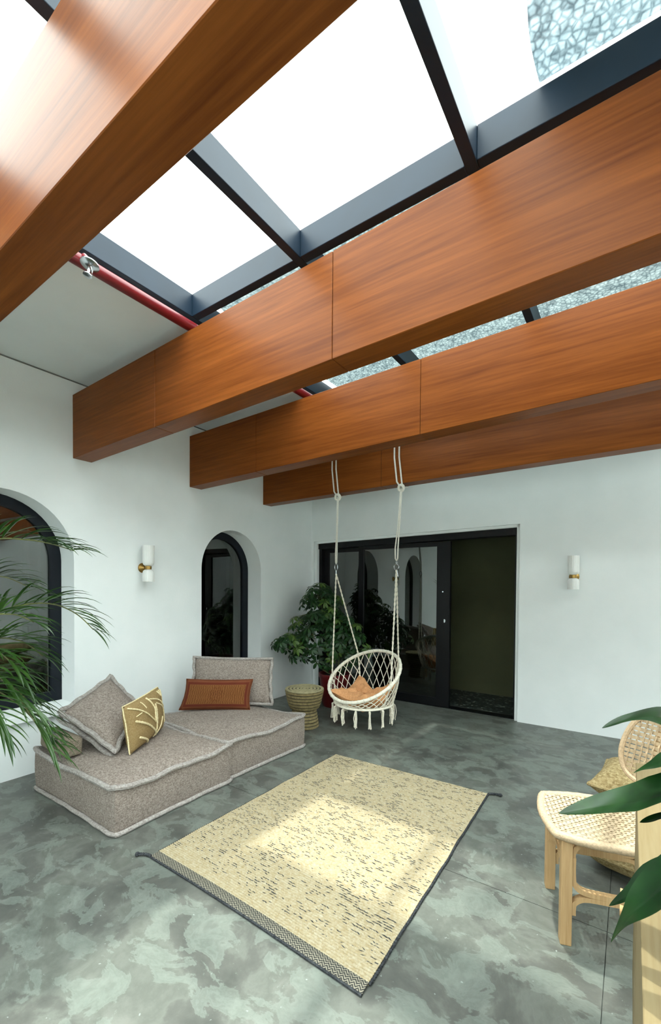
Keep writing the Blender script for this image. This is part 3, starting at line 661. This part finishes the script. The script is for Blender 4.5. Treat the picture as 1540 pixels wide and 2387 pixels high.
for nm, H_, kx, side, lb_ in (('hanging_strap', HL+V((0, 0, .095)), 1.117, .018, 'left of the two white straps looped over the far beam, ending in a snap hook'), ('hanging_strap', HR+V((0, 0, .082)), 1.872, .030, 'right of the two white straps looped over the far beam, ending in a steel ring')):
    zb = 2.462+.0091*kx; zt_ = 2.985+.0091*kx; yb = 3.933-.0022*kx
    s = empty(nm, (kx, yb-.015, zt_+.01), lb_, 'strap')
    kn = V((kx+.004, yb-.004, zb-.045))
    def strap(pts, w=.015): return MB().tube(pts, 0, rect=(w, .005), upv=(1, 0, 0))
    lp_ = MB()
    for sx in (-1, 1):
        x0 = kx-.045+sx*.026 if True else kx
        p = [kn+V((sx*.012, 0, .01)), V((x0+.03, yb-.012, zb+.02)), V((x0, yb-.010, (zb+zt_)/2)), V((x0, yb-.010, zt_+.004)), V((x0, yb+.01, zt_+.010)), V((x0, yb+.14, zt_+.010)), V((x0, yb+.158, zt_)), V((x0+.02, yb+.156, zb+.0)), V((x0+.03, yb+.14, zb-.012)), kn+V((sx*.012, .01, 0))]
        lp_.tube(p, 0, rect=(.015, .005), upv=(1, 0, 0))
    lp_.build('beam_loop', 'strap_white', s)
    kt = MB()
    for q, ax_ in ((0, .0), (1, .6), (2, 1.3)):
        Rm = Matrix.Rotation(ax_, 3, 'Z') @ Matrix.Rotation(.5, 3, 'X'); kt.tube([kn+Rm @ V((.026*cos(t), (q-1)*.012, .03*sin(t))) for t in [2*pi*k/20 for k in range(20)]], .011, 8, True)
    kt.build('knot', 'strap_white', s)
    dp = MB()
    for sx in (-1, 1): dp.tube([kn+V((sx*.006, 0, -.01)), kn.lerp(H_, .5)+V((sx*side*.25, 0, 0)), H_+V((sx*side*.5, 0, .12)), H_+V((sx*side*.4, 0, .02)), H_], 0, rect=(.012, .005), upv=(1, 0, 0))
    dp.build('drop_loop', 'strap_white', s)
# tan cushion in the swing
cu = Pillow((0, 0, 0), (1, 0, 0), (1, 1, 0), (0, 1, 0), .1); 
def cuf(a, b, sd):
    x, y = a*(1-.10*(1-b*b)), b*(1-.10*(1-a*a)); p = LC+aU*x*.27*-1+fr*y*-.245+V((0, 0, .035))
    f = (max(0, 1-abs(a)**3)*max(0, 1-abs(b)**3))**.5; crn = max(0, (abs(a)+abs(b)-1.15))
    p += V((0, 0, 1))*(sd*.08*f*(1+.9*MN.noise(V((a*2.4, b*2.4, sd))))+.05*(a*a+b*b)*.5+(.15 if b > 0 and a < 0 else (.16 if a > 0 and b > 0 else .04))*crn**.8)
    p += V((0, 0, -.05))*math.exp(-((a+.05)**2+(b-.1)**2)*9)*(sd > 0); p += V((0, 0, .03))*MN.noise(V((a*5, b*5, 7)))*(sd > 0)*f
    return p
mb = MB()
for sd in (1, -1): mb.grid(lambda u, v: cuf(2*u-1, 2*v-1, sd), 30, 30)
e = empty('seat_cushion', LC+V((0, 0, .02)), 'crumpled tan canvas cushion lying in the swing chair', 'cushion'); mb.build('cushion_cover', 'tan_canvas', e)
MB().lathe([(.0, .003), (.014, .0), (.012, -.004)], 16, cuf(-.05, .1, 1)+V((0, 0, .004)), caps=(False, True)).build('tuft_button', 'tan_canvas', e)

# ------------------------------------------------------------- rug
RC = [V((1.682, 1.338, 0)), V((3.000, 1.318, 0)), V((2.958, 3.095, 0)), V((1.700, 3.062, 0))]
e = empty('area_rug', (2.33, 2.2, 0), 'beige braided wool rug flecked with black on the grey floor', 'rug')
def rp(u, v, z=0):
    p = RC[0]*(1-u)*(1-v)+RC[1]*u*(1-v)+RC[2]*u*v+RC[3]*(1-u)*v
    wob = .006*MN.noise(V((v*9, 3, 0)))*(abs(2*u-1)); return V((p.x+wob, p.y+.012*sin(u*pi*1.3)*(1-v)*.6, z))
NR = 132
def rz(u, v): return .011+.0042*abs(sin(pi*v*NR))**.6+.0018*MN.noise(V((u*90, v*NR*1.3, 0)))+.002*MN.noise(V((u*7, v*9, 0)))
MB().grid(lambda u, v: rp(u, .022+.978*v, rz(u, v)), 90, NR*4).add([rp(0, .022, .001), rp(1, .022, .001), rp(1, 1, .001), rp(0, 1, .001)], [(3, 2, 1, 0)]).build('braided_field', 'wool_beige', e, fix=False)
sc_ = MB()
for sd in (0, 1):
    for k in range(NR):
        v = .022+.978*(k+.5)/NR; p = rp(sd, v, .007); q = V((.004*(2*sd-1), 0, 0))
        sc_.lathe([(.0, -.007), (.006, -.004), (.0072, 0), (.006, .004), (0, .007)], 7, p+q, caps=(False, False), rot=Matrix.Rotation(pi/2, 3, 'Y'))
sc_.build('looped_edge', 'wool_dark', e, kind='stuff')
MB().grid(lambda u, v: rp(u, -.006+.029*v, .0135-.006*(1-v)**3), 110, 6).build('end_binding', 'binding', e)
MB().tube([rp(k/60, -.006, .0055) for k in range(61)], .0055, 6).build('end_cord', 'wool_dark', e)
MB().tube([rp(k/60, 1.002, .0065) for k in range(61)], .0055, 6).build('end_cord', 'wool_dark', e)
for base, tip in ((rp(0, -.004, .008), V((1.612, 1.295, .012))), (rp(1, 1.002, .008), V((3.038, 3.122, .012)))):
    tb = MB(); pts = catmull([base, base.lerp(tip, .5)+V((.0, .006, .002)), tip], 8); tb.tube(pts, [.006+.003*abs(sin(i*1.4)) for i in range(len(pts))], 8)
    tb.lathe([(.0, -.012), (.010, -.008), (.013, 0), (.010, .008), (0, .012)], 10, tip, caps=(False, False)); tb.build('corner_tassel', 'wool_dark', e)
rg = random.Random(11); fk = MB()
for k in range(2300):
    u, v = rg.uniform(.01, .99), rg.uniform(.03, .99)
    if MN.noise(V((u*6, v*9, 5))) < rg.uniform(-.9, .35): continue
    v = (round(v*NR)+.5)/NR*.978+.022; x = 0
    for j in range(rg.choice((1, 1, 2, 3))):
        uu = min(.99, u+j*.011); p = rp(uu, min(.998, v+rg.choice((-1, 0, 0, 0, 0, 0, 1))*.0075*(j > 0)), .0158); L, w = rg.uniform(.006, .014), rg.uniform(.0018, .0032); a = rg.uniform(-.35, .35); dx, dy = V((cos(a), sin(a), 0))*L, V((-sin(a), cos(a), 0))*w
        fk.add([p-dx, p-dy+dx*.3, p+dx, p+dy-dx*.3, p+V((0, 0, .0018))], [(0, 1, 4), (1, 2, 4), (2, 3, 4), (3, 0, 4)])
fk.build('dark_fleck', 'wool_dark', e, smooth=False, kind='stuff')

# ------------------------------------------------------------- rattan chair
CH = V((3.465, 2.140, 0)); dd = V((.955, .295, 0)).normalized(); ll = V((-dd.y, dd.x, 0))
e = empty('rattan_chair', CH+dd*.22, 'pale beech chair with woven rattan seat and back beside the wooden console', 'chair')
def CP(u, v, z): return CH+dd*u+ll*v+V((0, 0, z))
def half(u): return .195+.022*sin(pi*min(1, max(0, u/.46)))       # seat half width
def sz(u, v): return .452-.022*(1-(v/.2)**2)*sin(pi*min(1, max(0, u/.46)))-.012*((v/.2)**2)*(u/.46)+.012*(1-u/.46)*0
outl = [(.0+.03, -.185), (.0, -.15), (-.02, 0), (.0, .15), (.03, .185), (.15, .212), (.30, .212), (.43, .192), (.455, .15), (.46, 0), (.455, -.15), (.43, -.192), (.30, -.212), (.15, -.212)]
rim = catmull([(a, b, 0) for a, b in outl], 6, True)
def inside(a, b):
    n_ = len(rim); c = False; j = n_-1
    for i in range(n_):
        if (rim[i].y > b) != (rim[j].y > b) and a < (rim[j].x-rim[i].x)*(b-rim[i].y)/(rim[j].y-rim[i].y)+rim[i].x: c = not c
        j = i
    return c
rp_ = [CP(p.x, p.y, sz(p.x, p.y)-.008) for p in rim]
MB().tube(rp_, [.017+.0012*(i % 2) for i in range(len(rp_))], 10, True).build('seat_rim', 'rattan_rim', e)
wv = MB(); pitch_ = .0185
def strand(fix, ax, w, ph):
    cur = []; n_ = 58
    for i in range(n_+1):
        s_ = -.235+.72*i/n_ if ax == 0 else -.235+.47*i/n_
        a, b = (s_, fix) if ax == 0 else (fix, s_)
        if inside(a, b): cur.append(CP(a, b, sz(a, b)+.0022*cos(s_/pitch_*pi+ph)))
        elif cur:
            if len(cur) > 1: wv.tube(cur, 0, rect=(w, .0016), upv=tuple(ll if ax == 0 else dd))
            cur = []
    if len(cur) > 1: wv.tube(cur, 0, rect=(w, .0016), upv=tuple(ll if ax == 0 else dd))
for k in range(-12, 13): strand(k*pitch_, 0, .0105, pi*(k % 2))
for k in range(-2, 27): strand(k*pitch_, 1, .0105, pi*((k+1) % 2))
wv.build('woven_seat', 'rattan', e, smooth=False)
def bw(pts, name, w=.030, h=.024, n=6):
    MB().tube(catmull(pts, n), 0, rect=(w, h), upv=(dd.y, -dd.x, 0) if False else tuple(ll)).build(name, 'beech', e, smooth=False)
for v in (-.172, .172):
    box('front_leg', (-.021, -.021, 0), (.021, .021, .437), 'beech', e, .003, mtx=Matrix.Translation(CP(.045, v, 0)) @ Matrix(((dd.x, ll.x, 0, 0), (dd.y, ll.y, 0, 0), (0, 0, 1, 0), (0, 0, 0, 1))))
    MB().tube(catmull([CP(.44, v, 0), CP(.425, v, .25), CP(.43, v, .45), CP(.475, v, .68), CP(.50, v, .84)], 6), 0, rect=(.036, .03), upv=tuple(ll)).build('back_leg', 'beech', e, smooth=False)
    # bent laminated stretchers: two lamellae that meet at mid height
    bw([CP(.070, v, .36), CP(.070, v, .29), CP(.078, v, .245), CP(.115, v, .222), CP(.20, v, .218), CP(.31, v, .218), CP(.385, v, .222), CP(.405, v, .25), CP(.41, v, .32)], 'side_stretcher', .028, .018)
    bw([CP(.072, v, .125), CP(.072, v, .15), CP(.078, v, .175), CP(.115, v, .197), CP(.20, v, .200), CP(.31, v, .200), CP(.385, v, .196), CP(.405, v, .165), CP(.415, v, .10)], 'side_stretcher', .028, .018)
    bw([CP(.068, v, .34), CP(.075, v, .39), CP(.12, v, .418), CP(.30, v, .418), CP(.39, v, .415), CP(.41, v, .38), CP(.412, v, .30)], 'seat_brace', .026, .016)
for z0, z1, z2 in ((.24, .33, .355), (.33, .418, .425)):
    MB().tube(catmull([CP(.045, -.152, z0), CP(.045, -.148, z0+.05), CP(.045, -.11, z1-.012), CP(.045, -.05, z1), CP(.045, .05, z1), CP(.045, .11, z1-.012), CP(.045, .148, z0+.05), CP(.045, .152, z0)], 6), 0, rect=(.026, .016), upv=tuple(dd)).build('front_brace', 'beech', e, smooth=False)
# curved woven back
def bk(s_, t): return CP(.475-.145*s_*s_+.05*t, s_*.225, .575+.29*t)     # s_ -1..1, t 0..1
bo = catmull([(-1, .35, 0), (-.9, .93, 0), (-.4, 1.0, 0), (.4, 1.0, 0), (.86, .97, 0), (1.0, .45, 0), (.86, .05, 0), (.4, -.04, 0), (-.4, -.04, 0), (-.86, .05, 0)], 7, True)
MB().tube([bk(p.x, p.y) for p in bo], .012, 8, True).build('back_rim', 'rattan_rim', e)
def binside(a, b):
    c = False; j = len(bo)-1
    for i in range(len(bo)):
        if (bo[i].y > b) != (bo[j].y > b) and a < (bo[j].x-bo[i].x)*(b-bo[i].y)/(bo[j].y-bo[i].y)+bo[i].x: c = not c
        j = i
    return c
wv = MB(); q = .0165
for ax, cnt in ((0, 15), (1, 27)):
    for k in range(cnt):
        cur = []
        for i in range(61):
            a, b = (-1.02+2.04*i/60, -.02+k*.0735) if ax == 0 else (-.99+k*.0765, -.06+1.1*i/60)
            if binside(a, b):
                nrm = (bk(a+.01, b)-bk(a-.01, b)).cross(bk(a, b+.01)-bk(a, b-.01)).normalized()
                cur.append(bk(a, b)+nrm*.0022*cos((a/.0765 if ax == 0 else b/.0735)*pi+pi*(k % 2)+ax*pi))
        if len(cur) > 1: wv.tube(cur, 0, rect=(.0165, .0018), upv=(0, 0, 1) if ax == 0 else tuple(ll))
wv.build('woven_back', 'rattan', e, smooth=False)

# ------------------------------------------------------------- jute cushions behind the chair
def jute(cx, cy, z0, w, rot, label, seed):
    e = empty('jute_cushion', (cx, cy, z0), label, 'floor cushion', 'stack of jute floor cushions'); c = V((cx, cy, z0+.086)); R = Matrix.Rotation(rot, 3, 'Z')
    def f(a, b, sd):
        x, y = a*(1-.06*(1-b*b)), b*(1-.06*(1-a*a)); k = (max(0, 1-abs(a)**4)*max(0, 1-abs(b)**4))**.55
        return R @ V((x*w, y*w, sd*(.004+.080*k)+.010*(abs(a*b))**2))+c
    mb = MB(); mb.grid(lambda u, v: f(2*u-1, 2*v-1, 1), 30, 30); mb.grid(lambda u, v: f(2*u-1, 2*v-1, -1), 30, 30); mb.build('cushion_body', 'jute', e)
    pts = [f(*[(t, -1), (1, t), (-t, 1), (-1, -t)][k], 0) for k in range(4) for t in [2*i/24-1 for i in range(24)]]
    MB().tube(pts, [.008+.002*(i % 2) for i in range(96)], 7, True).build('braided_seam', 'jute', e)
for k, lb in enumerate(('jute floor cushion on the floor behind the rattan chair, bottom of the stack', 'jute floor cushion in the middle of the stack behind the rattan chair', 'jute floor cushion on top of the stack behind the rattan chair')):
    jute(3.832+.004*k, 2.735+.006*k, .002+.175*k, .215, -.20+.02*k, lb, k)

# ------------------------------------------------------------- console
e = empty('console_cabinet', (4.0, 1.0, 0), 'pale oak console cabinet with round peg handles at the right edge', 'cabinet')
X0, X1, Y0, Y1, ZT = 3.782, 4.22, .30, 1.672, .90
box('cabinet_top', (X0-.002, Y0, ZT-.022), (X1, Y1, ZT), 'pale_oak', e, .002)
box('carcass', (X0+.02, Y0+.01, .20), (X1, Y1-.006, ZT-.023), 'pale_oak', e, .002)
for y in (.62, .93, 1.24): pass
for a, b in ((.31, .772), (.778, 1.236), (1.244, 1.660)):
    d = box('door', (X0, a, .235), (X0+.0195, b, ZT-.028), 'pale_oak', e, .0015); y = a+.03 if b > 1.3 else b-.03
    if b > .8: MB().tube([(X0-.001, y, .70), (X0-.033, y, .70)], [.0105, .0115], 16).build('peg_handle', 'beech', d)
box('plinth_rail', (X0+.004, Y0+.02, .20), (X0+.0195, Y1-.012, .231), 'pale_oak', e, .001)
for x in (X0+.004, X1-.05):
    for y in (Y0+.02, Y1-.065): box('cabinet_leg', (x, y, 0), (x+.045, y+.045, .199), 'pale_oak', e, .003)

# ------------------------------------------------------------- strap-leaved plant on the console
DP = V((3.985, .80, ZT)); e = empty('dracaena', DP, 'broad glossy strap-leaved plant reaching in from the right over the console', 'potted plant')
MB().lathe([(.055, .001), (.06, .005), (.078, .12), (.082, .125), (.082, .14), (.072, .14), (.07, .12)], 32, DP, caps=(True, False)).build('pot', 'pot_clay', e)
MB().lathe([(0, .121), (.071, .12)], 20, DP, caps=(False, False)).build('soil', 'soil', e)
crown = V((3.905, .80, 1.185)); MB().tube(catmull([DP+V((0, 0, .11)), DP+V((-.02, 0, .2)), crown+V((.02, 0, 0)), crown], 6), .011, 10).build('cane', 'cane', e)
def strapleaf(pts, w, par, mat='strap_green', tw=-.4, name='leaf'):
    P_ = catmull(pts, 10); n_ = len(P_); mb = MB(); sec = []
    for i, p in enumerate(P_):
        t = (P_[min(i+1, n_-1)]-P_[max(i-1, 0)]).normalized(); s_ = t.cross(V((0, 0, 1))).normalized(); u_ = s_.cross(t); s_ = (s_*cos(tw)+u_*sin(tw)); u_ = s_.cross(t)
        f = i/(n_-1); ww = w*(sin(pi*min(1, f*.62+.02))**.8 if f < .8 else sin(pi*.516)**.8) * (1 if f < .82 else 1-.45*((f-.82)/.18))
        ww = w*max(.015, (min(1, f/.42)**.85))*(1-.5*max(0, (f-.6)/.4))
        for q, z in ((-1, .22), (-.55, .05), (-.12, 0), (0, -.03), (.12, 0), (.55, .05), (1, .22)): sec.append(p+s_*q*ww+u_*z*ww)
    mb.add(sec, [(7*i+j, 7*i+j+1, 7*i+j+8, 7*i+j+7) for i in range(n_-1) for j in range(6)])
    return mb.build(name, mat, par, fix=False)
LEAVES = [([(3.716, .999, 1.176), (3.756, .991, 1.202), (3.805, .953, 1.225), (3.856, .891, 1.217)], .026),
 ([(3.767, .911, 1.131), (3.792, .893, 1.156), (3.835, .875, 1.189), (3.869, .825, 1.194)], .024),
 ([(3.658, .871, 1.044), (3.722, .879, 1.074), (3.781, .860, 1.110), (3.841, .830, 1.160), (3.876, .805, 1.161)], .044),
 ([(3.776, .856, 1.072), (3.803, .851, 1.091), (3.849, .811, 1.133)], .013),
 ([(3.739, .779, .966), (3.768, .776, 1.001), (3.800, .775, 1.046), (3.844, .758, 1.113)], .021),
 ([(3.743, .732, .943), (3.766, .725, .999), (3.798, .724, 1.049), (3.840, .719, 1.114), (3.865, .724, 1.142)], .034)]
for pts, w in LEAVES: strapleaf(pts+[tuple(crown)], w, e)
for a_, ln, dz in ((.2, .30, .10), (.9, .28, .16), (1.7, .24, .12), (-.5, .3, .1), (-1.2, .26, .2)):
    t = V((cos(a_), sin(a_), 0))*ln; strapleaf([crown+t+V((0, 0, dz-.05)), crown+t*.6+V((0, 0, dz)), crown+t*.25+V((0, 0, dz*.7)), crown], .02, e)

# ------------------------------------------------------------- areca palm at the left
PB = V((.70, .52, 0)); e = empty('areca_palm', PB, 'feathery green palm arching in from the left edge in front of the large arched window', 'potted plant')
MB().lathe([(.15, 0), (.16, .01), (.20, .34), (.21, .36), (.21, .40), (.19, .40), (.185, .36)], 36, PB, caps=(True, False)).build('pot', 'pot_clay', e)
MB().lathe([(0, .362), (.186, .36)], 24, PB, caps=(False, False)).build('soil', 'soil', e)
FRONDS = [
[ (0.789,0.607,1.017), (0.924,0.712,1.520), (1.022,0.845,1.675), (1.111,0.968,1.690), (1.202,1.055,1.670), (1.280,1.132,1.636) ],
[ (0.790,0.606,0.973), (0.866,0.724,1.142), (0.986,0.872,1.296), (1.078,0.998,1.346), (1.139,1.101,1.340), (1.195,1.187,1.285), (1.252,1.249,1.197) ],
[ (0.925,0.578,0.974), (1.171,0.632,1.196), (1.299,0.724,1.296), (1.413,0.804,1.313), (1.473,0.868,1.276) ],
[ (0.790,0.606,0.930), (0.822,0.752,1.067), (0.909,0.876,1.153), (0.986,0.990,1.136), (1.029,1.079,1.045) ],
[ (0.791,0.605,0.886), (0.786,0.725,0.975), (0.812,0.865,0.980), (0.872,0.966,0.893), (0.917,1.055,0.764), (1.021,1.124,0.616) ],
[ (0.859,0.591,0.877), (1.061,0.674,1.038), (1.198,0.769,1.039), (1.279,0.847,0.931), (1.334,0.918,0.775), (1.406,0.965,0.622) ],
[ (0.927,0.577,0.870), (1.174,0.630,0.978), (1.335,0.680,0.971), (1.416,0.734,0.875), (1.457,0.760,0.759) ],
[ (0.790,0.606,0.930), (0.913,0.695,1.105), (1.100,0.765,1.146), (1.206,0.837,1.094), (1.278,0.884,0.987) ],
[ (0.654,0.634,0.974), (0.501,0.778,1.281), (0.515,0.915,1.482), (0.604,1.037,1.497), (0.678,1.148,1.432) ],
[ (0.657,0.632,0.815), (0.677,0.770,0.907), (0.712,0.915,0.861), (0.798,1.033,0.749), (0.848,1.125,0.608), (0.956,1.197,0.480) ],
]
rg = random.Random(21); LFT = 0
for fi, fp in enumerate(FRONDS):
    path = catmull([tuple(PB+V((rg.uniform(-.06, .06), rg.uniform(-.04, .04), .36))), (V(fp[0])+V((-.03, -.02, -.25)))]+fp, 7); m = len(path)
    rc_ = MB().tube(path, [.007*(1-.8*i/(m-1))+.001 for i in range(m)], 6).build('frond', 'stem', e)
    start = 12; npair = 19
    for k in range(npair):
        f = k/(npair-1); idx = start+(m-2-start)*f; i0 = int(idx); p = path[i0].lerp(path[min(i0+1, m-1)], idx-i0); t = (path[min(i0+1, m-1)]-path[max(i0-1, 0)]).normalized()
        s_ = t.cross(V((0, 0, 1))).normalized(); u_ = s_.cross(t)
        for sg in (-1, 1):
            L = (.30 if fi not in (2, 6) else .24)*(.45+.55*sin(pi*(.2+.72*f)))*rg.uniform(.85, 1.1); w = .0105*rg.uniform(.8, 1.2)*(1.1-.4*f)
            out = (t*(.55+.5*f)+s_*sg*(.75-.35*f)+u_*rg.uniform(.15, .65)).normalized(); sec = []; q_ = p.copy(); dcur = out.copy(); n_ = 6
            for j in range(n_+1):
                g = j/n_; ww = w*(.25 if j == 0 else (1 if g < .5 else max(.04, 1-((g-.5)/.5)**1.3))); sd_ = dcur.cross(V((0, 0, 1)))
                sd_ = sd_.normalized() if sd_.length > .05 else s_; nn = sd_.cross(dcur).normalized()
                sec += [q_-sd_*ww+nn*ww*.5, q_, q_+sd_*ww+nn*ww*.5]; q_ = q_+dcur*L/n_; dcur = (dcur+V((0, 0, -.05-.035*j-.05*rg.random()))).normalized()
            mb = MB().add(sec, [(3*j+c, 3*j+c+1, 3*j+c+4, 3*j+c+3) for j in range(n_) for c in range(2)])
            if LFT < 300: mb.build('leaflet', 'palm_green', rc_, fix=False); LFT += 1
            else:
                if 'rest' not in globals(): rest = MB()
                rest.add(mb.v, mb.f)
if 'rest' in globals(): rest.build('leaflet', 'palm_green', e, fix=False, kind='stuff')
